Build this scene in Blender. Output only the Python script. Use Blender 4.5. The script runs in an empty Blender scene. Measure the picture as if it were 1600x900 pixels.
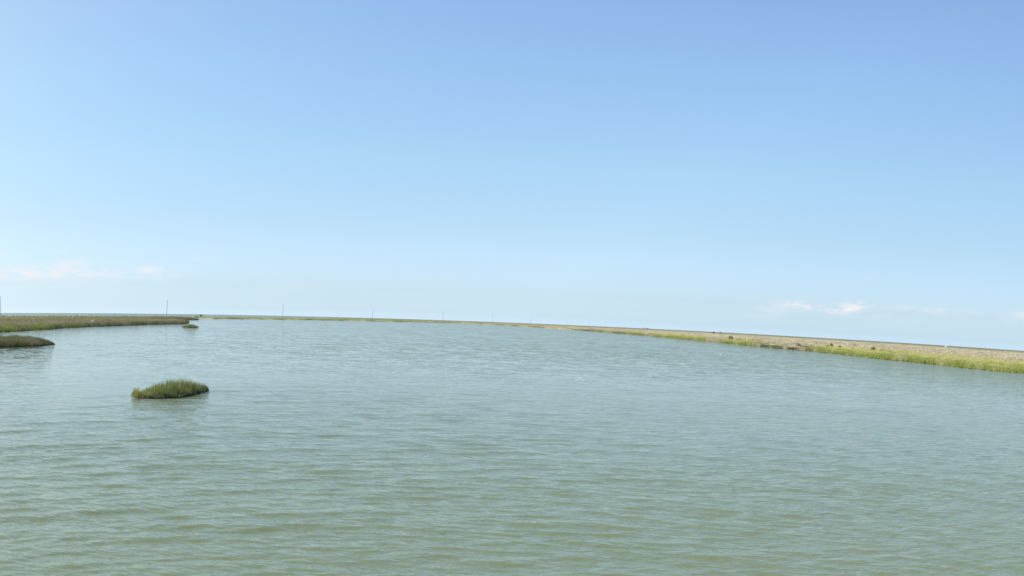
import bpy, math, random
import numpy as np
from mathutils import Vector
random.seed(7); rng = np.random.default_rng(7)
R = math.radians
scene = bpy.context.scene
C = scene.collection

# ------------------------------------------------------------------ camera
# the photograph is a swept (panoramic) phone picture: the horizon bows.  A level
# horizon seen through a slightly pitched cylindrical/equirectangular lens bows the same way.
W_PX, H_PX = 1600.0, 900.0
FOV = R(60.0); F = W_PX / FOV            # pixels per radian of the photograph
PITCH = 0.0800; LAM0 = R(-1.0); YC = 611.17
H = 3.2                                   # eye height over the water (m)
cd = bpy.data.cameras.new('camera'); cam = bpy.data.objects.new('camera', cd); C.objects.link(cam)
scene.camera = cam
cam.location = (0, 0, H)
cam.rotation_euler = (math.pi / 2 - PITCH, 0, 0)
cd.type = 'PANO'; cd.clip_start = 0.05; cd.clip_end = 200000
pc = getattr(cd, 'cycles', None) or cd
pc.panorama_type = 'EQUIRECTANGULAR'
pc.longitude_min = LAM0; pc.longitude_max = LAM0 + FOV
pc.latitude_max = YC / F; pc.latitude_min = (YC - H_PX) / F

# ------------------------------------------------------------------ world, sun, exposure
SUN_AZ, SUN_EL = R(-70), R(48)            # azimuth clockwise from +Y
world = bpy.data.worlds.new('World'); scene.world = world; world.use_nodes = True
nt = world.node_tree; N, L = nt.nodes, nt.links; N.clear()
def nd(t, **k):
    n = N.new(t)
    for a, b in k.items(): setattr(n, a, b)
    return n
def mth(op, a, b=None, c=None, clamp=False):
    n = N.new('ShaderNodeMath'); n.operation = op; n.use_clamp = clamp
    for i, v in enumerate((a, b, c)):
        if v is None: continue
        if isinstance(v, (int, float)): n.inputs[i].default_value = v
        else: L.new(v, n.inputs[i])
    return n.outputs[0]
out = nd('ShaderNodeOutputWorld'); bg = nd('ShaderNodeBackground'); bg.inputs['Strength'].default_value = 0.15
sky = nd('ShaderNodeTexSky', sky_type='NISHITA', sun_disc=False)
sky.sun_elevation = SUN_EL; sky.sun_rotation = SUN_AZ
sky.altitude = 0; sky.air_density = 1.0; sky.dust_density = 0.6; sky.ozone_density = 3.0
tc = nd('ShaderNodeTexCoord'); sep = nd('ShaderNodeSeparateXYZ'); L.new(tc.outputs['Generated'], sep.inputs[0])
az = mth('ARCTAN2', sep.outputs[0], sep.outputs[1]); el = mth('ARCSINE', sep.outputs[2])
# wisps of low cloud near the horizon: (azimuth, elevation, half width, half height, strength)
def hor(x):
    return YC - F * math.atan(math.tan(PITCH) * math.cos(LAM0 + x / F))
CLOUDS = [(20,428,60,8,.75),(85,424,52,10,.6),(150,427,50,8,.30),(112,411,22,6,.45),(8,398,22,5,.5),(237,427,28,8,.5),(238,419,22,4,.3),(92,393,14,4,.2),
          (312,405,16,4,.22),(1215,481,28,6,.45),(1234,474,18,4,.7),(1264,479,11,4,.75),(1302,487,18,4,.6),(1320,481,17,5,1.15),(1340,476,13,4,.9),(1180,492,26,5,.2),
          (1425,483,34,4,.35),(1475,488,26,5,.25),(1594,497,20,7,.5),(1400,500,50,10,.12),(1540,490,50,5,.12),(450,448,40,8,.10)]
comb = nd('ShaderNodeCombineXYZ'); L.new(mth('MULTIPLY', az, 1.0), comb.inputs[0]); L.new(mth('MULTIPLY', el, 2.6), comb.inputs[1])
cn = nd('ShaderNodeTexNoise'); cn.inputs['Scale'].default_value = 55; cn.inputs['Detail'].default_value = 7; cn.inputs['Roughness'].default_value = .6
L.new(comb.outputs[0], cn.inputs['Vector'])
tot = None
for (x, y, w, h, s) in CLOUDS:
    a0 = LAM0 + x / F; e0 = (hor(x) - y) / F
    dx = mth('MULTIPLY', mth('SUBTRACT', az, a0), F / w); dy = mth('MULTIPLY', mth('SUBTRACT', el, e0), F / h)
    r2 = mth('MULTIPLY', mth('ADD', mth('MULTIPLY', dx, dx), mth('MULTIPLY', dy, dy)), .62)
    g = mth('MULTIPLY', mth('POWER', 2.718, mth('MULTIPLY', r2, -1.0)), s * 1.35)
    tot = g if tot is None else mth('ADD', tot, g)
nz = mth('MULTIPLY_ADD', cn.outputs[0], 3.2, -1.15, clamp=True)
cl = mth('MULTIPLY', tot, nz, clamp=True)
# very faint thin veil everywhere low in the sky
cn2 = nd('ShaderNodeTexNoise'); cn2.inputs['Scale'].default_value = 9; cn2.inputs['Detail'].default_value = 5
L.new(comb.outputs[0], cn2.inputs['Vector'])
mix = nd('ShaderNodeMix', data_type='RGBA'); L.new(mth('MULTIPLY', cl, .9), mix.inputs[0])
# colour balance of the sky by height (the phone's cooler horizon) and a broad aureole round the sun
def lin(c): return [((v / 255) / 12.92 if v <= 10 else ((v / 255 + .055) / 1.055) ** 2.4) for v in c]
BAL = [(0, (188, 186, 167), (200, 223, 239)), (.008, (204, 203, 184), (201, 224, 240)), (.018, (213, 214, 195), (202, 225, 240)), (.031, (219, 229, 214), (206, 231, 247)), (.097, (190, 221, 238), (191, 225, 251)),
       (.162, (164, 199, 233), (174, 214, 249)), (.247, (142, 177, 219), (157, 199, 244)), (.325, (130, 164, 207), (147, 187, 236))]
ramp = nd('ShaderNodeValToRGB'); els = ramp.color_ramp.elements
for i, (e, c0, c1) in enumerate(BAL):
    q = els[i] if i < 2 else els.new(e * 2.5)
    q.position = e * 2.5; q.color = [min(1, b / a / 3) for a, b in zip(lin(c0), lin(c1))] + [1]
L.new(mth('MULTIPLY', el, 2.5, clamp=True), ramp.inputs[0])
vm = nd('ShaderNodeVectorMath', operation='MULTIPLY'); L.new(sky.outputs[0], vm.inputs[0]); L.new(ramp.outputs[0], vm.inputs[1])
dt = nd('ShaderNodeVectorMath', operation='DOT_PRODUCT'); L.new(tc.outputs['Generated'], dt.inputs[0])
dt.inputs[1].default_value = (math.sin(SUN_AZ) * math.cos(SUN_EL), math.cos(SUN_AZ) * math.cos(SUN_EL), math.sin(SUN_EL))
glow = mth('MINIMUM', mth('POWER', mth('MAXIMUM', dt.outputs['Value'], 0.0), 3.0), .09)
gl = nd('ShaderNodeVectorMath', operation='MULTIPLY_ADD'); L.new(glow, gl.inputs[0])
gl.inputs[1].default_value = (7.2, 2.6, -1.9); gl.inputs[2].default_value = (2.97, 2.99, 2.97)
hsv0 = nd('ShaderNodeVectorMath', operation='MULTIPLY'); L.new(vm.outputs[0], hsv0.inputs[0]); L.new(gl.outputs[0], hsv0.inputs[1])
hsv = nd('ShaderNodeVectorMath', operation='SCALE'); L.new(hsv0.outputs[0], hsv.inputs[0])      # the sky opposite the sun is a little deeper
L.new(mth('MULTIPLY_ADD', mth('MAXIMUM', mth('MULTIPLY_ADD', dt.outputs['Value'], -1.0, -.1), 0.0), -.5, 1.0), hsv.inputs['Scale'])
L.new(hsv.outputs[0], mix.inputs[6]); mix.inputs[7].default_value = (6.0, 5.95, 6.15, 1)
L.new(mix.outputs[2], bg.inputs['Color']); L.new(bg.outputs[0], out.inputs['Surface'])

sd = bpy.data.lights.new('sun', 'SUN'); sd.energy = 3.6; sd.angle = R(.53); sd.color = (1, .95, .87)
sun = bpy.data.objects.new('sun', sd); C.objects.link(sun)
sv = Vector((math.sin(SUN_AZ) * math.cos(SUN_EL), math.cos(SUN_AZ) * math.cos(SUN_EL), math.sin(SUN_EL)))
sun.rotation_euler = sv.to_track_quat('Z', 'Y').to_euler()
vs = scene.view_settings
vs.view_transform = 'Standard'; vs.look = 'None'; vs.exposure = 0.0; vs.gamma = 1.0; vs.use_curve_mapping = False
scene.cycles.max_bounces = 6

# ------------------------------------------------------------------ helpers
def azi(x): return LAM0 + x / F                       # azimuth of a picture column
def rad(dep, z=0.0): return (H - z) * F / dep         # range of a level point `dep` photo pixels below the horizon
def pol(a, r, z=0.0): return (r * math.sin(a), r * math.cos(a), z)
def tag(o, label=None, cat=None, group=None, kind=None):
    for k, v in (('label', label), ('category', cat), ('group', group), ('kind', kind)):
        if v: o[k] = v
    return o
def mesh_np(name, v, f, mat, parent=None, col=None, smooth=False):
    me = bpy.data.meshes.new(name); k = f.shape[1]
    me.vertices.add(len(v)); me.vertices.foreach_set('co', np.ascontiguousarray(v, dtype=np.float32).ravel())
    me.loops.add(f.size); me.loops.foreach_set('vertex_index', np.ascontiguousarray(f, dtype=np.int32).ravel())
    me.polygons.add(len(f)); me.polygons.foreach_set('loop_start', np.arange(0, f.size, k, dtype=np.int32))
    me.polygons.foreach_set('loop_total', np.full(len(f), k, dtype=np.int32))
    if smooth: me.polygons.foreach_set('use_smooth', np.ones(len(f), dtype=bool))
    if col is not None:
        at = me.color_attributes.new('Col', 'FLOAT_COLOR', 'POINT')
        c = np.ones((len(v), 4), dtype=np.float32); c[:, :col.shape[1]] = col
        at.data.foreach_set('color', c.ravel())
    me.update(calc_edges=True); me.validate()
    me.materials.append(mat)
    o = bpy.data.objects.new(name, me); C.objects.link(o); o.parent = parent
    return o
def empty(name, loc):
    o = bpy.data.objects.new(name, None); C.objects.link(o); o.location = loc; return o
def grid_faces(nr, nc, wrap=False):
    i = np.arange(nr - 1)[:, None]; j = np.arange(nc if wrap else nc - 1)[None, :]; j2 = (j + 1) % nc
    return np.stack([i * nc + j, i * nc + j2, (i + 1) * nc + j2, (i + 1) * nc + j], -1).reshape(-1, 4)
def hash2(ix, iy, s):
    n = (ix.astype(np.int64) * 374761393 + iy.astype(np.int64) * 668265263 + s * 144664) & 0x7fffffff
    n = ((n ^ (n >> 13)) * 1274126177) & 0x7fffffff
    return ((n ^ (n >> 16)) & 0xffff) / 65535.0
def vnoise(x, y, s=0):
    x = np.asarray(x, float); y = np.asarray(y, float)
    ix, iy = np.floor(x), np.floor(y); fx, fy = x - ix, y - iy
    fx = fx * fx * (3 - 2 * fx); fy = fy * fy * (3 - 2 * fy)
    a, b = hash2(ix, iy, s), hash2(ix + 1, iy, s); c, d = hash2(ix, iy + 1, s), hash2(ix + 1, iy + 1, s)
    return (a * (1 - fx) + b * fx) * (1 - fy) + (c * (1 - fx) + d * fx) * fy
def fbm(x, y, s=0, o=3):
    t = 0; w = 0
    for k in range(o): t = t + vnoise(x * 2 ** k, y * 2 ** k, s + 17 * k) * .5 ** k; w += .5 ** k
    return t / w
def sstep(a, b, x):
    t = np.clip((x - a) / (b - a), 0, 1); return t * t * (3 - 2 * t)

# ------------------------------------------------------------------ materials
def new_mat(name):
    m = bpy.data.materials.new(name); m.use_nodes = True; t = m.node_tree
    return m, t, t.nodes['Principled BSDF']
def mat_water():
    m, t, p = new_mat('water'); n, l = t.nodes, t.links
    p.inputs['Roughness'].default_value = .06; p.inputs['IOR'].default_value = 1.333
    geo = n.new('ShaderNodeNewGeometry')
    # silty green water, slightly varying turbidity in large soft patches
    nz0 = n.new('ShaderNodeTexNoise'); nz0.inputs['Scale'].default_value = .035; nz0.inputs['Detail'].default_value = 3
    l.new(geo.outputs['Position'], nz0.inputs['Vector'])
    mx = n.new('ShaderNodeMix'); mx.data_type = 'RGBA'; l.new(nz0.outputs[0], mx.inputs[0])
    mx.inputs[6].default_value = (.200, .224, .100, 1); mx.inputs[7].default_value = (.172, .214, .108, 1)
    l.new(mx.outputs[2], p.inputs['Base Color'])
    # wind ripples too small for the mesh: bump near, random facet slopes where the ripples are smaller than the eye resolves
    at = n.new('ShaderNodeAttribute'); at.attribute_name = 'Col'
    sp = n.new('ShaderNodeSeparateColor'); l.new(at.outputs['Color'], sp.inputs[0])
    prev = None
    def mapped(azim, sx, sy):
        mp = n.new('ShaderNodeMapping'); mp.vector_type = 'TEXTURE'; mp.inputs['Rotation'].default_value = (0, 0, -azim); mp.inputs['Scale'].default_value = (1 / sx, 1 / sy, 1)
        l.new(geo.outputs['Position'], mp.inputs[0]); return mp
    for rot, sx, sy, dist, det in ((R(40), 1.9, 4.4, .045, 3), (R(14), .8, 1.8, .065, 2), (R(62), 5.5, 12, .018, 2)):
        mp = mapped(rot, sx, sy)
        z = n.new('ShaderNodeTexNoise'); z.inputs['Scale'].default_value = 1; z.inputs['Detail'].default_value = det
        l.new(mp.outputs[0], z.inputs['Vector'])
        b = n.new('ShaderNodeBump'); b.inputs['Distance'].default_value = dist
        l.new(sp.outputs[0], b.inputs['Strength']); l.new(z.outputs[0], b.inputs['Height'])
        if prev is not None: l.new(prev.outputs[0], b.inputs['Normal'])
        prev = b
    vec = None
    for rot, sx, sy, k, det in ((R(34), .18, .35, .28, 2), (R(44), .9, 2.6, .75, 2), (R(30), 4., 9., .8, 1)):
        mp = mapped(rot, sx, sy)
        z = n.new('ShaderNodeTexNoise'); z.inputs['Scale'].default_value = 1; z.inputs['Detail'].default_value = det
        l.new(mp.outputs[0], z.inputs['Vector'])
        su = n.new('ShaderNodeVectorMath'); su.operation = 'SUBTRACT'; l.new(z.outputs['Color'], su.inputs[0]); su.inputs[1].default_value = (.5, .5, .5)
        mu = n.new('ShaderNodeVectorMath'); mu.operation = 'MULTIPLY'; l.new(su.outputs[0], mu.inputs[0]); mu.inputs[1].default_value = (k, k, 0)
        if vec is None: vec = mu
        else:
            ad = n.new('ShaderNodeVectorMath'); ad.operation = 'ADD'; l.new(vec.outputs[0], ad.inputs[0]); l.new(mu.outputs[0], ad.inputs[1]); vec = ad
    sc_ = n.new('ShaderNodeVectorMath'); sc_.operation = 'SCALE'; l.new(vec.outputs[0], sc_.inputs[0]); l.new(sp.outputs[1], sc_.inputs['Scale'])
    # wave fronts are steeper on the side they run towards (the near shore)
    bi = n.new('ShaderNodeVectorMath'); bi.operation = 'SCALE'; bi.inputs[0].default_value = (-.42, -.91, 0); l.new(sp.outputs[2], bi.inputs['Scale'])
    ab = n.new('ShaderNodeVectorMath'); ab.operation = 'ADD'; l.new(sc_.outputs[0], ab.inputs[0]); l.new(bi.outputs[0], ab.inputs[1])
    ad = n.new('ShaderNodeVectorMath'); ad.operation = 'ADD'; l.new(prev.outputs[0], ad.inputs[0]); l.new(ab.outputs[0], ad.inputs[1])
    nm = n.new('ShaderNodeVectorMath'); nm.operation = 'NORMALIZE'; l.new(ad.outputs[0], nm.inputs[0])
    l.new(nm.outputs[0], p.inputs['Normal'])
    return m
def mat_ground():
    m, t, p = new_mat('marsh_ground'); n, l = t.nodes, t.links
    p.inputs['Roughness'].default_value = .9; p.inputs['Specular IOR Level'].default_value = .2
    at = n.new('ShaderNodeAttribute'); at.attribute_name = 'Col'
    geo = n.new('ShaderNodeNewGeometry')
    z = n.new('ShaderNodeTexNoise'); z.inputs['Scale'].default_value = .7; z.inputs['Detail'].default_value = 6
    l.new(geo.outputs['Position'], z.inputs['Vector'])
    r = n.new('ShaderNodeMapRange'); r.inputs[1].default_value = .3; r.inputs[2].default_value = .7; r.inputs[3].default_value = .75; r.inputs[4].default_value = 1.2
    l.new(z.outputs[0], r.inputs[0])
    mx = n.new('ShaderNodeVectorMath'); mx.operation = 'SCALE'; l.new(at.outputs['Color'], mx.inputs[0]); l.new(r.outputs[0], mx.inputs['Scale'])
    l.new(mx.outputs[0], p.inputs['Base Color'])
    b = n.new('ShaderNodeBump'); b.inputs['Distance'].default_value = .1; l.new(z.outputs[0], b.inputs['Height']); l.new(b.outputs[0], p.inputs['Normal'])
    return m
def mat_grass():
    m, t, p = new_mat('grass_blades'); n, l = t.nodes, t.links
    at = n.new('ShaderNodeAttribute'); at.attribute_name = 'Col'
    p.inputs['Roughness'].default_value = .6; p.inputs['Specular IOR Level'].default_value = .25
    l.new(at.outputs['Color'], p.inputs['Base Color'])
    tr = n.new('ShaderNodeBsdfTranslucent'); l.new(at.outputs['Color'], tr.inputs['Color'])
    ms = n.new('ShaderNodeMixShader'); ms.inputs[0].default_value = .4
    l.new(p.outputs[0], ms.inputs[1]); l.new(tr.outputs[0], ms.inputs[2]); l.new(ms.outputs[0], n['Material Output'].inputs[0])
    return m
def mat_plain(name, c, rough=.7, var=.2, sc=8.):
    m, t, p = new_mat(name); n, l = t.nodes, t.links
    p.inputs['Roughness'].default_value = rough
    tcn = n.new('ShaderNodeTexCoord'); z = n.new('ShaderNodeTexNoise'); z.inputs['Scale'].default_value = sc; z.inputs['Detail'].default_value = 4
    l.new(tcn.outputs['Object'], z.inputs['Vector'])
    mx = n.new('ShaderNodeMix'); mx.data_type = 'RGBA'; l.new(z.outputs[0], mx.inputs[0])
    mx.inputs[6].default_value = tuple(v * (1 - var) for v in c) + (1,); mx.inputs[7].default_value = tuple(min(1, v * (1 + var)) for v in c) + (1,)
    l.new(mx.outputs[2], p.inputs['Base Color'])
    return m
M_WATER, M_GROUND, M_GRASS = mat_water(), mat_ground(), mat_grass()
M_MUD = mat_plain('wet_mud', (.17, .14, .09), .5, .3, 3)
M_WOOD = mat_plain('weathered_pole', (.36, .36, .36), .8)
M_FEATHER = mat_plain('white_feathers', (.82, .82, .80), .6, .04)
M_BEAK = mat_plain('beak_and_legs', (.25, .2, .08), .5)
M_WHITE = mat_plain('white_paint', (.8, .8, .8), .5, .04)
M_DARK = mat_plain('dark_paint', (.08, .09, .11), .5)
M_BARK = mat_plain('shrub_stem', (.10, .08, .06), .9)

# ------------------------------------------------------------------ water: one sheet to the horizon
def build_water():
    k = .62 / (H * F * .64)
    radii = [.5, 2, 5, 7.5]; r = 8.8
    while r < 130: radii.append(r); r += max(.03, k * r * r)
    while r < 70000: radii.append(r); r *= 1.06
    radii.append(90000)
    radii = np.array(radii)
    fine = np.arange(R(-14), R(74), .00135)
    rest = np.linspace(R(74), R(346), 70)[:-1]
    az_ = np.concatenate([fine, rest])
    rr, aa = np.meshgrid(radii, az_, indexing='ij')
    X = rr * np.sin(aa); Y = rr * np.cos(aa)
    dr = np.gradient(radii)[:, None] * np.ones_like(aa)
    sel_r = radii < 200; ns = sel_r.sum(); nf = len(fine)
    x, y, rs, ph, d = X[:ns, :nf], Y[:ns, :nf], rr[:ns, :nf], aa[:ns, :nf], dr[:ns, :nf]
    Z = np.zeros_like(X); z = np.zeros_like(x)
    pref = R(28) + (ph - R(28)) * 2.0
    g = np.random.default_rng(21)
    gust = .55 + .9 * fbm(x / 9., y / 9., 5, 2)
    gust2 = .5 + fbm(x / 3.2, y / 3.2, 9, 2)
    for i in range(190):
        lam = .24 * (2.8 / .24) ** (g.random() ** 1.35)
        th = R(-60 + 180 * g.random()); p0 = g.random() * 6.283
        kk = 2 * math.pi / lam
        slope = .022 * (1 if lam < .7 else (.7 / lam) ** .8)
        amp = slope / kk
        w = np.exp(-((th - pref) / R(27)) ** 2)
        w *= sstep(1.6, 3.6, lam / d)
        w *= (gust if lam > .8 else gust2)
        s = np.sin(kk * (x * math.sin(th) + y * math.cos(th)) + p0)
        z += amp * w * (s + .28 * s * s)
    calm = 1 - .55 * sstep(R(22), R(2), ph) * sstep(20, 45, rs)
    Z[:ns, :nf] = z * calm * sstep(8, 11, rs) * sstep(R(-14), R(-11), ph) * (1 - sstep(R(71), R(74), ph))
    # ripple strength for the shader: calmer in the lee of the left bank
    cs = 1 - .6 * sstep(R(20), R(1), aa) * sstep(20, 50, rr)
    cs = cs * (.75 + .5 * fbm(X / 40., Y / 40., 3, 3))
    gb = sstep(25, 110, rr) * (1 - .55 * sstep(R(16), R(2), aa) * (1 - sstep(500, 900, rr))) * (.7 + .6 * fbm(X / 60., Y / 60., 13, 3))
    gb = gb * (1.45 + 2.6 * sstep(900, 1600, rr))
    cs = cs * (1 - .6 * sstep(25, 110, rr))
    sea = sstep(850, 1500, rr)
    bias = .11 * sstep(32, 120, rr) * sstep(R(4), R(35), aa) * (1 - sea) + .3 * sea
    col = np.stack([cs.ravel(), gb.ravel(), bias.ravel()], -1)
    v = np.stack([X.ravel(), Y.ravel(), Z.ravel()], -1)
    return tag(mesh_np('water', v, grid_faces(len(radii), len(az_), True), M_WATER, col=col, smooth=True), 'silty green water rippled by wind, reaching from the camera to the sea horizon', None, kind='structure')
build_water()

# ------------------------------------------------------------------ land
TAN = np.array([.58, .49, .35]); STRAW = np.array([.56, .49, .28]); OLIVE = np.array([.14, .15, .055])
GREEN = np.array([.27, .29, .075]); YGREEN = np.array([.50, .46, .16]); MUD = np.array([.16, .13, .10]); BROWN = np.array([.30, .24, .17]); DARKG = np.array([.075, .095, .03])
def lerp(a, b, t): t = np.asarray(t)[..., None]; return a * (1 - t) + b * t
class Land:
    """A landmass given by its near and far shore as range over azimuth."""
    def __init__(s, xs, near, far, elev=.3, edge=1.0):
        s.a = np.array([azi(x) for x in xs]); s.n = np.array(near, float); s.f = np.array(far, float); s.elev = elev; s.edge = edge
    def near(s, a):
        r = np.exp(np.interp(a, s.a, np.log(s.n)))
        return r * (1 + s.edge * (.035 * (fbm(a * 90, a * 0 + .5, 2, 4) - .5) + .012 * (fbm(a * 700, a * 0, 3, 2) - .5)))
    def far(s, a): return np.exp(np.interp(a, s.a, np.log(s.f)))
    def height(s, a, r):
        n, f = s.near(a), s.far(a)
        d = np.minimum(r - n, f - r)
        w = np.minimum(3.0, .3 * (f - n) + .05)
        x, y = r * np.sin(a), r * np.cos(a)
        return -.25 + (.25 + s.elev * sstep(0, 6, f - n)) * sstep(-.2 * w, w, d) + .12 * (fbm(x / 7, y / 7, 4, 3) - .5) * sstep(0, w, d)
def land_mesh(name, ld, na, nr, colf, label):
    a = np.linspace(ld.a[0], ld.a[-1], na)
    t = np.linspace(0, 1, nr) ** 1.5
    n, f = ld.near(a), np.maximum(ld.far(a), ld.near(a) * 1.0005)
    u = 1 / n[None] + (1 / f[None] - 1 / n[None]) * t[:, None]          # even steps in the view
    r = 1 / u; A = np.broadcast_to(a, r.shape)
    r = r * 1.0; r[0] = n - .4; r[-1] = f + .4
    z = ld.height(A, r); z[0] = -.3; z[-1] = -.3
    x, y = r * np.sin(A), r * np.cos(A)
    col = colf(ld, A, r).reshape(-1, 3)
    v = np.stack([x.ravel(), y.ravel(), z.ravel()], -1)
    return tag(mesh_np(name, v, grid_faces(nr, na)[:, ::-1], M_GROUND, col=col, smooth=True), label, kind='structure')

def blades(P, h, w, col, lean=.25, n=5, spread=.25, curve=.0, seed=0, tipcol=1.15, mixdead=.0, hv=1.3):
    """P (k,3) tuft bases, h,w (k,), col (k,3) -> verts, tris, colours: every tuft a fan of n tapered blades."""
    g = np.random.default_rng(seed); k = len(P)
    P = np.repeat(P, n, 0); hh = np.repeat(h, n) * (1.15 - .75 * g.random(k * n) ** hv); ww = np.repeat(w, n) * g.uniform(.7, 1.3, k * n)
    c = np.repeat(col, n, 0) * g.uniform(*((.72, 1.25) if hv < 1 else (.84, 1.15)), (k * n, 1))
    if mixdead:
        dd = g.random(k * n) < mixdead; c[dd] = STRAW * g.uniform(.6, 1.2, (dd.sum(), 1))
    ph = g.uniform(0, 2 * np.pi, k * n); ofs = np.repeat(w, n) * spread * 10 * np.sqrt(g.random(k * n)); oa = g.uniform(0, 2 * np.pi, k * n)
    base = P.copy(); base[:, 0] += ofs * np.cos(oa); base[:, 1] += ofs * np.sin(oa)
    side = np.stack([np.cos(ph), np.sin(ph), np.zeros_like(ph)], -1) * ww[:, None] * .5
    la = g.uniform(0, 2 * np.pi, k * n); lm = hh * np.abs(g.normal(0, lean, k * n))
    ld = np.stack([np.cos(la) * lm, np.sin(la) * lm, np.zeros_like(la)], -1)
    up = np.zeros_like(ld); up[:, 2] = hh
    v0 = base - side; v1 = base + side
    m0 = base - side * .75 + up * .55 + ld * .35; m1 = base + side * .75 + up * .55 + ld * .35
    tp = base + up * .97 + ld
    V = np.stack([v0, v1, m1, m0, tp], 1).reshape(-1, 3); b = np.arange(k * n)[:, None] * 5
    T = np.concatenate([b + [[0, 1, 2]], b + [[0, 2, 3]], b + [[3, 2, 4]]], 0)
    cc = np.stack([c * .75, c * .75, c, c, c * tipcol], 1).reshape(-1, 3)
    return V, T, cc

# colours of the plant cover ------------------------------------------------
def xcol(a): return (a - LAM0) * F                     # picture column of an azimuth
GB_X = np.array([300, 700, 860, 925, 935, 960, 968, 980, 1000, 1012, 1020, 1040, 1095, 1108, 1122, 1135, 1172, 1186, 1230, 1262, 1275, 1300, 1700, 2600])
GB_V = np.array([.15, .2, .15, .2, .7, .6, .2, .8, .7, .1, .5, 1., .9, .2, .2, .9, .95, .1, .05, .3, .8, 1., 1., 1.])
def main_col(ld, a, r):
    X = xcol(a); n = ld.near(a); q = n / r                                   # 1 at the shore, towards 0 at the horizon
    x, y = r * np.sin(a), r * np.cos(a)
    nz = fbm(x / 16, y / 16, 31, 3) - .5; n2 = fbm(x / 60, y / 30, 37, 3) - .5; n3 = fbm(X / 7., np.log(r) * 14, 41, 2) - .5
    gb = np.interp(X, GB_X, GB_V)
    c = lerp(TAN * np.ones(a.shape + (3,)), STRAW, np.clip(.25 + 1.8 * n2 + .6 * nz, 0, 1))
    c = lerp(c, BROWN, np.clip(1.6 * n3 + .1, 0, .6))
    c = lerp(c, OLIVE * 2.0, np.clip(sstep(900, 560, X) * (.6 + 1.5 * n3), 0, .85))
    c = lerp(c, OLIVE * 2.2, np.clip(1.5 * (fbm(x / 30, y / 22, 47, 3) - .52), 0, .5))
    far = sstep(.16, .05, q); c = lerp(c, OLIVE * 1.3, np.clip(far * (.55 + 2.5 * n2), 0, .8))
    far2 = sstep(900, 4000, r); c = lerp(c, OLIVE, far2 * .7)
    mid = sstep(.48, .68, q + .45 * nz) * gb
    c = lerp(c, YGREEN, np.clip(mid * (.8 + n3), 0, 1))
    sh = sstep(.74, .88, q + .3 * nz) * gb
    c = lerp(c, GREEN * 1.25, np.clip(sh * (.75 + 1.6 * n3), 0, 1))
    st = sstep(.58, .8, q + .2 * nz) * (1 - gb)
    c = lerp(c, OLIVE * 1.2, np.clip(st * (.35 + 2.2 * n3), 0, .8))
    return c
def left_col(ld, a, r):
    X = xcol(a); n = ld.near(a); q = n / r
    x, y = r * np.sin(a), r * np.cos(a)
    nz = fbm(x / 14, y / 14, 51, 3) - .5; n3 = fbm(X / 9., np.log(r) * 12, 53, 3) - .5
    c = lerp(BROWN * .95 * np.ones(a.shape + (3,)), STRAW * .65, np.clip(.3 + 2 * nz, 0, .8))
    back = sstep(.72, .45, q + .2 * nz); c = lerp(c, YGREEN * .6, np.clip(back * (.4 + 1.5 * n3), 0, .7)); c = lerp(c, OLIVE * 1.3, np.clip(1.2 * (fbm(x / 40, y / 25, 57, 3) - .3), 0, .5))
    fr = sstep(.78, .95, q); c = lerp(c, OLIVE, np.clip(fr * (.55 + 2 * n3), 0, .9))
    gp = np.exp(-((X - 12) / 14.) ** 2) + np.exp(-((X - 62) / 16.) ** 2) + .5 * np.exp(-((X - 115) / 12.) ** 2)
    c = lerp(c, GREEN, np.clip(gp * sstep(.75, .9, q), 0, .85))
    return c
def clump_col(ld, a, r):
    x, y = r * np.sin(a), r * np.cos(a)
    n = fbm(x / 1.8, y / 1.8, 61, 3)
    q = (r - ld.near(a)) / np.maximum(ld.far(a) - ld.near(a), .5)
    c = lerp(OLIVE * .9 * np.ones(a.shape + (3,)), BROWN * .9, np.clip(3 * (n - .42) + .5 * q, 0, 1))
    return lerp(c, GREEN * .6, np.clip(2.5 * (fbm(x / 3, y / 3, 63, 2) - .55), 0, .7))

mx_ = [264, 309, 330, 380, 440, 500, 580, 680, 760, 840, 880, 920, 976, 1020, 1120, 1200, 1280, 1380, 1440, 1520, 1600, 1800, 2100, 2600]
md_ = [5.3, 5.6, 6.9, 6.3, 6.1, 5.6, 5.2, 4.1, 4.5, 6.2, 7.0, 8.2, 10.2, 12.4, 16.8, 20.6, 23, 28.2, 30.2, 34.2, 35.6, 40, 47, 60]
mf_ = np.exp(np.interp(mx_, [264, 309, 440, 520, 570, 640, 2600], np.log([1000, 1030, 1480, 2200, 5000, 40000, 40000])))
MAIN = Land(mx_, [rad(d) for d in md_], mf_, .3)
lx_ = [-900, -400, 0, 40, 75, 100, 150, 200, 250, 262, 275, 285, 292, 294]
ln_ = [70, 45, 30.5, 28.5, 26.4, 24, 21.3, 19.2, 17.1, 16.8, 16.3, 16.0, 14.5, 14.0]
lf_ = [700, 850, 1000, 1000, 1000, 1000, 1000, 1000, 1000, 960, 480, 420, 370, 352]
LEFT = Land(lx_, [rad(d) for d in ln_], lf_, .3, .5)
TIP = Land([236, 262, 290, 300, 306, 309], [rad(9.9), rad(9.8), rad(9.6), rad(9.4), rad(9.2), rad(8.8)], [900, 900, 870, 760, 620, 560], .3, .3)
CLUMP = Land([-500, -200, 0, 50, 75, 83, 86], [66, 80, 89, 91.5, 95.5, 98, 99.6], [118, 116, 113, 104.5, 101.5, 100.6, 99.8], .18, .4)
land_mesh('ground', MAIN, 1500, 260, main_col, 'flat tan and green salt marsh along the far shore to the horizon')
land_mesh('marsh_bank', LEFT, 500, 140, left_col, 'low brown and green marsh bank at the left edge of the water')
land_mesh('marsh_spit', TIP, 90, 40, left_col, 'thin grassy spit ending beyond the left marsh bank')
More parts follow.
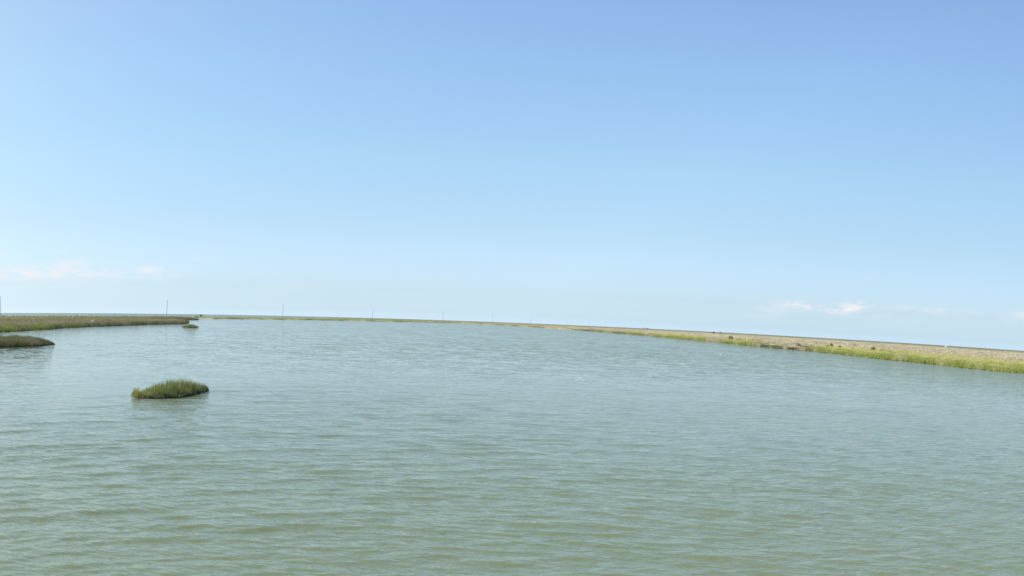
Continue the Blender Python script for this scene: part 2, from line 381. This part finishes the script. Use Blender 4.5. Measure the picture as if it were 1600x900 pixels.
land_mesh('marsh_point', CLUMP, 200, 60, lambda l_, a, r: np.ones(a.shape + (3,)) * MUD, 'muddy point nearest the camera at the left edge')

def scatter(ld, x0, x1, count, rmax, power, hgt, colf, seed, blade_px=.9, n=4, lean=.25, bright=1.0, hmod=None):
    g = np.random.default_rng(seed)
    a = g.uniform(azi(x0), azi(x1), count); nn, ff = ld.near(a), np.minimum(ld.far(a), rmax)
    t = g.random(count) ** power
    ok = ff > nn * 1.001; a, nn, ff, t = a[ok], nn[ok], ff[ok], t[ok]
    u = 1 / nn + (1 / ff - 1 / nn) * t; r = 1 / u + g.uniform(-.15, .6, len(a))
    z = ld.height(a, r); ok = z > -.12; a, r, z = a[ok], r[ok], z[ok]
    x, y = r * np.sin(a), r * np.cos(a)
    c = colf(ld, a, r) * bright
    h = hgt * (.6 + .8 * fbm(x / (r * .012), y / (r * .012), seed, 2)) * g.uniform(.8, 1.15, len(a))
    if hmod is not None: h = h * hmod(a, r)
    w = np.maximum(.012, blade_px * r / 978.)
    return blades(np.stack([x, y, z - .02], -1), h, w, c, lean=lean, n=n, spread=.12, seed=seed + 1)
def stuff(name, parts, label):
    V, T, K, o = [], [], [], 0
    for v, t, k in parts: V.append(v); T.append(t + o); K.append(k); o += len(v)
    ob = mesh_np(name, np.concatenate(V), np.concatenate(T), M_GRASS, col=np.concatenate(K))
    return tag(ob, label, 'grass', kind='stuff')
stuff('marsh_grass', [scatter(MAIN, 264, 1900, 60000, 2500, 1.1, .42, main_col, 101, .75, 4, .3, 1.42),
                      scatter(MAIN, 900, 1900, 26000, 700, 2.6, .55, main_col, 103, .55, 5, .2, 1.2)],
      'tan interior grass with a bright green fringe on the far right shore')
stuff('marsh_grass', [scatter(LEFT, -300, 294, 17000, 1000, 1.3, .5, left_col, 105, .7, 5, .3, 1.4),
                      scatter(LEFT, -300, 294, 5000, 420, 3.0, .62, left_col, 107, .6, 6, .2, 1.15)],
      'brown and green grass covering the low bank on the left')
stuff('marsh_grass', [scatter(TIP, 236, 309, 2500, 900, 1.2, .5, left_col, 109, .7, 4, .25, 1.0)], 'grass along the thin spit beyond the left bank')
def clump_h(a, r): return np.interp(xcol(a), [-500, 0, 30, 60, 78, 86], [1.3, 1.2, 1.1, .85, .4, .08])
stuff('marsh_grass', [scatter(CLUMP, -260, 86, 9000, 130, 1.0, .62, clump_col, 111, .42, 9, .25, 1.5, clump_h),
                      scatter(CLUMP, -260, 86, 2500, 130, 4.0, .5, lambda l_, a, r: clump_col(l_, a, r) * .9, 113, .5, 7, .4, 1.0, clump_h)],
      'dark brownish grass on the muddy point at the left edge')

# ------------------------------------------------------------------ islets
def islet(x0, x1, near_px, top_h, depth, label, nb, seed, wpx, green):
    """grassy islet: mud bank + living grass + dead thatch"""
    xs = np.array([p[0] for p in near_px], float); nr = np.array([rad(p[1]) for p in near_px])
    xm = .5 * (x0 + x1); a0 = azi(xm); r0 = float(np.interp(xm, xs, nr)) + depth / 2
    root = empty('grass_islet', pol(a0, r0)); tag(root, label, 'grassy islet')
    org = np.array(pol(a0, r0))
    g = np.random.default_rng(seed)
    # bank
    na, nd_ = 90, 22
    a = np.linspace(azi(x0), azi(x1), na); s = np.linspace(0, 1, na)
    prof = np.clip(1 - np.abs(2 * s - 1) ** 2.2, 0, 1) ** .8
    nearr = np.interp(xcol(a), xs, nr) + .35 * (fbm(s * 14, s * 0, seed, 3) - .5)
    cen = nearr + depth * .5
    hw = depth * .5 * prof
    t = np.linspace(-1, 1, nd_)
    rr = cen[None] + t[:, None] * hw[None]; A = np.broadcast_to(a, rr.shape)
    px, py = rr * np.sin(A), rr * np.cos(A)
    zz = -.12 + (.19 * np.clip(1 - t[:, None] ** 4, 0, 1) * prof[None]) + .07 * (fbm(px * 3, py * 3, seed, 3) - .5) * prof[None]
    v = np.stack([px.ravel(), py.ravel(), zz.ravel()], -1) - org
    mesh_np('mud_bank', v, grid_faces(nd_, na)[:, ::-1], M_MUD, parent=root, smooth=True)
    def plants(name, k, hmul, colf, lean, n, tmin, tmax, sd, wmul=1.):
        g = np.random.default_rng(sd)
        sa = g.uniform(.01, .99, k); tt = g.uniform(tmin, tmax, k)
        aa = azi(x0) + sa * (azi(x1) - azi(x0))
        r_ = np.interp(sa, s, cen) + tt * np.interp(sa, s, hw)
        X, Y = r_ * np.sin(aa), r_ * np.cos(aa)
        hh = np.interp(xcol(aa), [p[0] for p in top_h], [p[1] for p in top_h]) * hmul
        cl_ = fbm(X * 1.9, Y * 1.9, sd, 3)
        cl2 = fbm(X * 6.5, Y * 6.5, sd + 9, 2)
        hh = hh * (.34 + .5 * cl_ + .5 * cl2) * (1 - .35 * np.abs(tt) ** 3)
        c = colf(X, Y, sa, tt, cl_)
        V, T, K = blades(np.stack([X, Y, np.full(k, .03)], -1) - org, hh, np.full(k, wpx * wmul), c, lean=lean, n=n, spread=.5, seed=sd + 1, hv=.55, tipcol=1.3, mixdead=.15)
        mesh_np(name, V, T, M_GRASS, parent=root, col=K)
    def gcol(X, Y, sa, tt, cl_):
        c = lerp(DARKG * 2.3 * np.ones((len(X), 3)), GREEN * 1.15, np.clip(3.2 * (fbm(X * 2.3, Y * 2.3, 77, 2) - .35), 0, 1))
        return lerp(c, YGREEN * .95, np.clip((.30 - sa) * 2.2 * green, 0, .6))
    def dcol(X, Y, sa, tt, cl_):
        return lerp(MUD * .7 * np.ones((len(X), 3)), STRAW * 1.05, np.clip(4 * (fbm(X * 4, Y * 4, 79, 2) - .42), 0, 1))
    plants('living_grass', nb, .98, gcol, .17, 7, -1.04, 1.0, seed + 3)
    if nb > 800: plants('dead_grass', nb // 2, .42, dcol, .6, 5, -1.14, -.5, seed + 5, 1.2)
    return root
islet(208, 325, [(205, 134), (214, 135.5), (247, 132.7), (281, 131), (315, 127), (326, 124)],
      [(207, .2), (211, .32), (213.5, .5), (216, .34), (222, .30), (236, .44), (250, .62), (262, .74), (272, .76), (290, .72), (305, .60), (318, .44), (326, .15)],
      2.3, 'bright green grassy islet standing alone in the open water', 1500, 201, .02, 1.0)
islet(287.5, 306.5, [(286, 21.3), (297, 21.6), (307, 21.2)], [(287, .45), (292, .9), (299, 1.15), (307, .5)],
      7, 'small far islet of grass just off the tip of the left bank', 260, 231, .12, .3)

# ------------------------------------------------------------------ shrubs
def shrub(x, dep, w_px, h_px, label, colr, seed, n=260):
    r = rad(dep, .3); a = azi(x); s = r / F
    root = empty('shrub', pol(a, r, .2)); tag(root, label, 'shrub', 'shrubs dotted along the shore')
    g = np.random.default_rng(seed); w, h = w_px * s * .5, h_px * s * 1.25
    k = 5; V = []; T = []
    # lobes make an uneven crown
    lob = [(g.uniform(-.75, .75) * w, g.uniform(-.5, .5) * w, h * g.uniform(.3, .62), g.uniform(.35, .6)) for _ in range(7)]
    pts = []
    for _ in range(n):
        lx, ly, lz, lr = lob[g.integers(len(lob))]
        d = g.normal(0, 1, 3); d /= np.linalg.norm(d); d *= g.uniform(.55, 1) ** .5
        pts.append((lx + d[0] * lr * w * .8, ly + d[1] * lr * w * .8, max(.05, lz + d[2] * lr * h * .75)))
    pts = np.array(pts); m = len(pts)
    sz = .11 * math.sqrt(w * h) + .03
    V = (pts[:, None, :] + g.normal(0, sz, (m, 3, 3))).reshape(-1, 3); V[:, 2] = np.maximum(V[:, 2], .02)
    T = np.arange(m * 3).reshape(-1, 3)
    c = np.repeat(colr * 1.7 * g.uniform(.6, 1.35, (m, 1)), 3, 0)
    mesh_np('foliage', V, T, M_GRASS, parent=root, col=c)
    # stems: thin 4-sided tapers from the base to the lobes
    SV, SF = [], []
    for (lx, ly, lz, lr) in lob:
        b = len(SV); q = .02 + .012 * h
        for (cx, cy, cz, rr_) in ((0, 0, -.15, q), (lx * .55, ly * .55, lz * .5, q * .7), (lx, ly, lz * 1.1, q * .3)):
            for j in range(4): SV.append((cx + rr_ * math.cos(j * 1.571), cy + rr_ * math.sin(j * 1.571), cz))
        for lv in (0, 1):
            for j in range(4): SF.append((b + lv * 4 + j, b + lv * 4 + (j + 1) % 4, b + lv * 4 + 4 + (j + 1) % 4, b + lv * 4 + 4 + j))
    mesh_np('stem', np.array(SV), np.array(SF), M_BARK, parent=root)
OB, OG = np.array([.24, .21, .12]), np.array([.26, .26, .12])
SH = [(1139, 11.0, 13, 6, 'dark olive shrub with a white bird beside it on the far shore', OB),
      (1151, 12.0, 8, 3, 'low dark shrub just right of the white bird on the far shore', OB),
      (1247, 17.5, 13, 6, 'dark reddish brown shrub above the bare bank of the far shore', np.array([.24, .18, .12])),
      (1238, 20.0, 16, 3, 'flat dark shrub at the waterline on the bare brown bank', np.array([.2, .14, .11])),
      (1291, 14.5, 8, 4, 'olive shrub leftmost in the pair above the green shore fringe', OG),
      (1298.5, 14.0, 8, 6, 'taller olive shrub rightmost in the pair above the green shore fringe', OB),
      (1311, 14.5, 8, 4, 'small round shrub alone between the pair and the dark shrub', OB),
      (1362, 16.0, 10, 6, 'dark round shrub at the left end of the olive shrub row', OB),
      (1376, 17.0, 12, 3.5, 'low olive shrub first in the row along the green fringe', OG),
      (1390, 17.2, 14, 3.5, 'low olive shrub in the middle of the row along the green fringe', OG),
      (1405, 17.2, 12, 3.5, 'low olive shrub last in the row along the green fringe', OG),
      (314, 3.9, 6, 3, 'tiny dark bush on the spit line under the sea horizon', np.array([.14, .17, .12])),
      (305, 5.0, 4, 2.5, 'tiny dark bush left of the other on the thin far spit', np.array([.16, .18, .12])),
      (1113, 2.2, 6, 2, 'faint grey green bush on the horizon, left of two', np.array([.12, .14, .09])),
      (1124, 2.2, 5, 2, 'faint grey green bush on the horizon, right of two', np.array([.12, .14, .09])),
      (1444, 29.0, 5, 3, 'small dark green tuft at the waterline of the green fringe', GREEN * .6)]
for i, s_ in enumerate(SH): shrub(*s_, seed=300 + i)

# ------------------------------------------------------------------ utility poles
POLE_H = 15.5
def pole_mesh():
    V, Fc = [], []; nseg = 10
    prof = [(-.6, .24), (.0, .23), (5, .21), (10, .18), (POLE_H - .1, .15), (POLE_H, .10)]
    for z, r in prof:
        for j in range(nseg): V.append((r * math.cos(j * 2 * math.pi / nseg), r * math.sin(j * 2 * math.pi / nseg), z))
    for k in range(len(prof) - 1):
        for j in range(nseg): Fc.append((k * nseg + j, k * nseg + (j + 1) % nseg, (k + 1) * nseg + (j + 1) % nseg, (k + 1) * nseg + j))
    Fc.append(tuple((len(prof) - 1) * nseg + j for j in (0, 2, 5, 7)))
    me = bpy.data.meshes.new('utility_pole'); me.from_pydata(V, [], Fc); me.materials.append(M_WOOD); me.update(); return me
PM = pole_mesh()
POLES = [(.6, 'bare utility pole cut by the left edge of the picture', 0),
         (259.2, 'thin dark utility pole leaning slightly, beside the tip of the left bank', .055),
         (440.5, 'thin utility pole standing before the sea right of the left bank', .01),
         (580.5, 'pale utility pole where the sea band fades into the far shore', 0),
         (690, 'pale utility pole near the middle of the far shore, left of centre', .0),
         (767, 'faint utility pole just left of the centre of the far shore', .0),
         (827, 'faint utility pole fifth from the right end of the line', 0),
         (882, 'very faint utility pole, fourth from the right end of the line', 0),
         (918, 'very faint utility pole, third from the right end of the line', 0),
         (944.5, 'barely visible utility pole, second from the right end of the line', 0),
         (973, 'barely visible utility pole at the right end of the line', 0)]
PV = .85 - .0175; PP = 557.0
for i, (x, lab, ln) in enumerate(POLES):
    a = azi(x); r = PP / math.sin(PV - a)
    o = bpy.data.objects.new('utility_pole', PM); C.objects.link(o); o.location = pol(a, r, .25)
    o.rotation_euler = (0, ln, -a); tag(o, lab, 'utility pole', 'utility poles in a line along the far shore')

# ------------------------------------------------------------------ birds and far white things
def ellipsoid(c, rad_, rot=0, n=10, m=7):
    V, Fc = [], []
    for i in range(m + 1):
        t = math.pi * i / m
        for j in range(n):
            p = 2 * math.pi * j / n
            v = Vector((rad_[0] * math.sin(t) * math.cos(p), rad_[1] * math.sin(t) * math.sin(p), rad_[2] * math.cos(t)))
            ca, sa = math.cos(rot), math.sin(rot)
            V.append((c[0] + v.x * ca + v.z * sa, c[1] + v.y, c[2] - v.x * sa + v.z * ca))
    for i in range(m):
        for j in range(n): Fc.append((i * n + j, i * n + (j + 1) % n, (i + 1) * n + (j + 1) % n, (i + 1) * n + j))
    return V, Fc
def tube(pts, n=6):
    V, Fc = [], []
    for (x, y, z, r) in pts:
        for j in range(n): V.append((x + r * math.cos(j * 2 * math.pi / n), y + r * math.sin(j * 2 * math.pi / n), z))
    for k in range(len(pts) - 1):
        for j in range(n): Fc.append((k * n + j, k * n + (j + 1) % n, (k + 1) * n + (j + 1) % n, (k + 1) * n + j))
    return V, Fc
def build(name, shapes, mat, parent=None):
    V, Fc = [], []
    for v, f in shapes: o = len(V); V += v; Fc += [tuple(q + o for q in t) for t in f]
    me = bpy.data.meshes.new(name); me.from_pydata(V, [], Fc); me.materials.append(mat)
    for p in me.polygons: p.use_smooth = True
    ob = bpy.data.objects.new(name, me); C.objects.link(ob); ob.parent = parent; return ob
def wader(x, dep, z, sc, label, face=1):
    r = rad(dep, z); a = azi(x); root = empty('bird', pol(a, r, z)); root.rotation_euler = (0, 0, -a); root.scale = (sc * face, sc, sc)
    tag(root, label, 'bird', 'white birds along the water')
    neck = tube([(.22, 0, .62, .07), (.30, 0, .72, .05), (.27, 0, .84, .035), (.31, 0, .95, .035)])
    build('body', [ellipsoid((0, 0, .55), (.32, .13, .15), .25), neck, ellipsoid((.35, 0, .98), (.085, .045, .05)), ellipsoid((-.3, 0, .5), (.18, .06, .05), -.3)], M_FEATHER, root)
    build('beak', [tube([(.42, 0, .98, .02), (.47, 0, .975, .016), (.56, 0, .965, .004)])], M_BEAK, root)
    for s in (-.05, .05): build('leg', [tube([(.02, s, -.05, .012), (.0, s, .22, .013), (.02, s, .48, .02)])], M_BEAK, root)
def swimmer(x, dep, sc, label):
    r = rad(dep); a = azi(x); root = empty('bird', pol(a, r, 0)); root.rotation_euler = (0, 0, -a); root.scale = (sc, sc, sc)
    tag(root, label, 'bird', 'white birds along the water')
    build('body', [ellipsoid((0, 0, .10), (.26, .12, .12)), tube([(.16, 0, .12, .07), (.2, 0, .2, .045), (.21, 0, .27, .04)]), ellipsoid((.23, 0, .3), (.07, .05, .055)), ellipsoid((-.26, 0, .15), (.14, .05, .035), .3)], M_FEATHER, root)
    build('beak', [tube([(.28, 0, .3, .018), (.33, 0, .295, .014), (.37, 0, .285, .004)])], M_BEAK, root)
wader(1144.5, 8.9, .5, 1.5, 'white bird standing by the dark olive shrub on the far shore')
wader(1165, 12.0, .3, .8, 'small pale bird in green grass right of the white one', -1)
swimmer(1125.5, 35.3, .42, 'white bird floating on the water below the far shore')
wader(145, 15.6, .35, 1.1, 'pale bird standing at the grassy edge of the left bank')

# far hut / trailer on the horizon at the right, pale cabin in the middle, two specks at sea
def box(c, s):
    x, y, z = c; a, b, h = s
    V = [(x + i * a / 2, y + j * b / 2, z + k * h / 2) for i in (-1, 1) for j in (-1, 1) for k in (-1, 1)]
    return V, [(0, 1, 3, 2), (4, 6, 7, 5), (0, 4, 5, 1), (2, 3, 7, 6), (0, 2, 6, 4), (1, 5, 7, 3)]
def gable(c, s):
    x, y, z = c; a, b, h = s
    V = [(x - a / 2, y - b / 2, z), (x + a / 2, y - b / 2, z), (x + a / 2, y + b / 2, z), (x - a / 2, y + b / 2, z), (x - a / 2, y, z + h), (x + a / 2, y, z + h)]
    return V, [(0, 1, 5, 4), (2, 3, 4, 5), (1, 2, 5), (3, 0, 4), (0, 3, 2, 1)]
def hut(x, r, w, h, label, wm, rm):
    a = azi(x); root = empty('hut', pol(a, r, .3)); root.rotation_euler = (0, 0, -a); tag(root, label, 'hut')
    b = build('wall', [box((0, 0, h * .4), (w, w * .6, h * .8))], wm, root)
    q = build('roof', [gable((0, 0, h * .8 + .01), (w * 1.08, w * .68, h * .3))], rm, root)
    dm = build('door', [box((w * .2, -w * .3 - .03, h * .3), (w * .1, .08, h * .58))], M_DARK, root)
    for ob in (b, q, dm):
        for p in ob.data.polygons: p.use_smooth = False
M_PALE = mat_plain('pale_pink_wall', (.62, .55, .52), .7, .06)
M_ROOF = mat_plain('dull_roof', (.5, .46, .45), .7, .1)
hut(1475.5, 1500, 2.8, 2.2, 'tiny white hut on the horizon above the right marsh', M_WHITE, M_WHITE)
hut(1007, 2100, 14, 4.2, 'tiny pale pinkish hut on the horizon beyond the tan marsh', M_PALE, M_ROOF)
def boat(x, r, ln, label):
    a = azi(x); root = empty('boat', pol(a, r, 0)); root.rotation_euler = (0, 0, -a); tag(root, label, 'boat', 'boats on the sea horizon')
    V = []
    for t, w, z1 in ((-.5, .12, .09), (-.2, .14, .08), (.2, .13, .085), (.42, .07, .11), (.5, .005, .125)):
        V += [(t * ln, -w * ln, z1 * ln), (t * ln * .94, 0, -.03 * ln), (t * ln, w * ln, z1 * ln)]
    Fc = []
    for k in range(4): Fc += [(k * 3, k * 3 + 3, k * 3 + 4, k * 3 + 1), (k * 3 + 1, k * 3 + 4, k * 3 + 5, k * 3 + 2), (k * 3 + 2, k * 3 + 5, k * 3 + 3, k * 3)]
    Fc.append((0, 1, 2))
    build('hull', [(V, Fc)], M_DARK, root)
    build('cabin', [box((-.15 * ln, 0, .15 * ln), (.26 * ln, .16 * ln, .14 * ln))], M_DARK, root)
    build('mast', [tube([(-.12 * ln, 0, .2 * ln, .008 * ln), (-.12 * ln, 0, .42 * ln, .005 * ln)])], M_DARK, root)
boat(179, 5200, 11, 'hazy boat on the sea horizon, left of the pair')
boat(186, 5200, 9, 'hazy boat on the sea horizon, right of the pair')
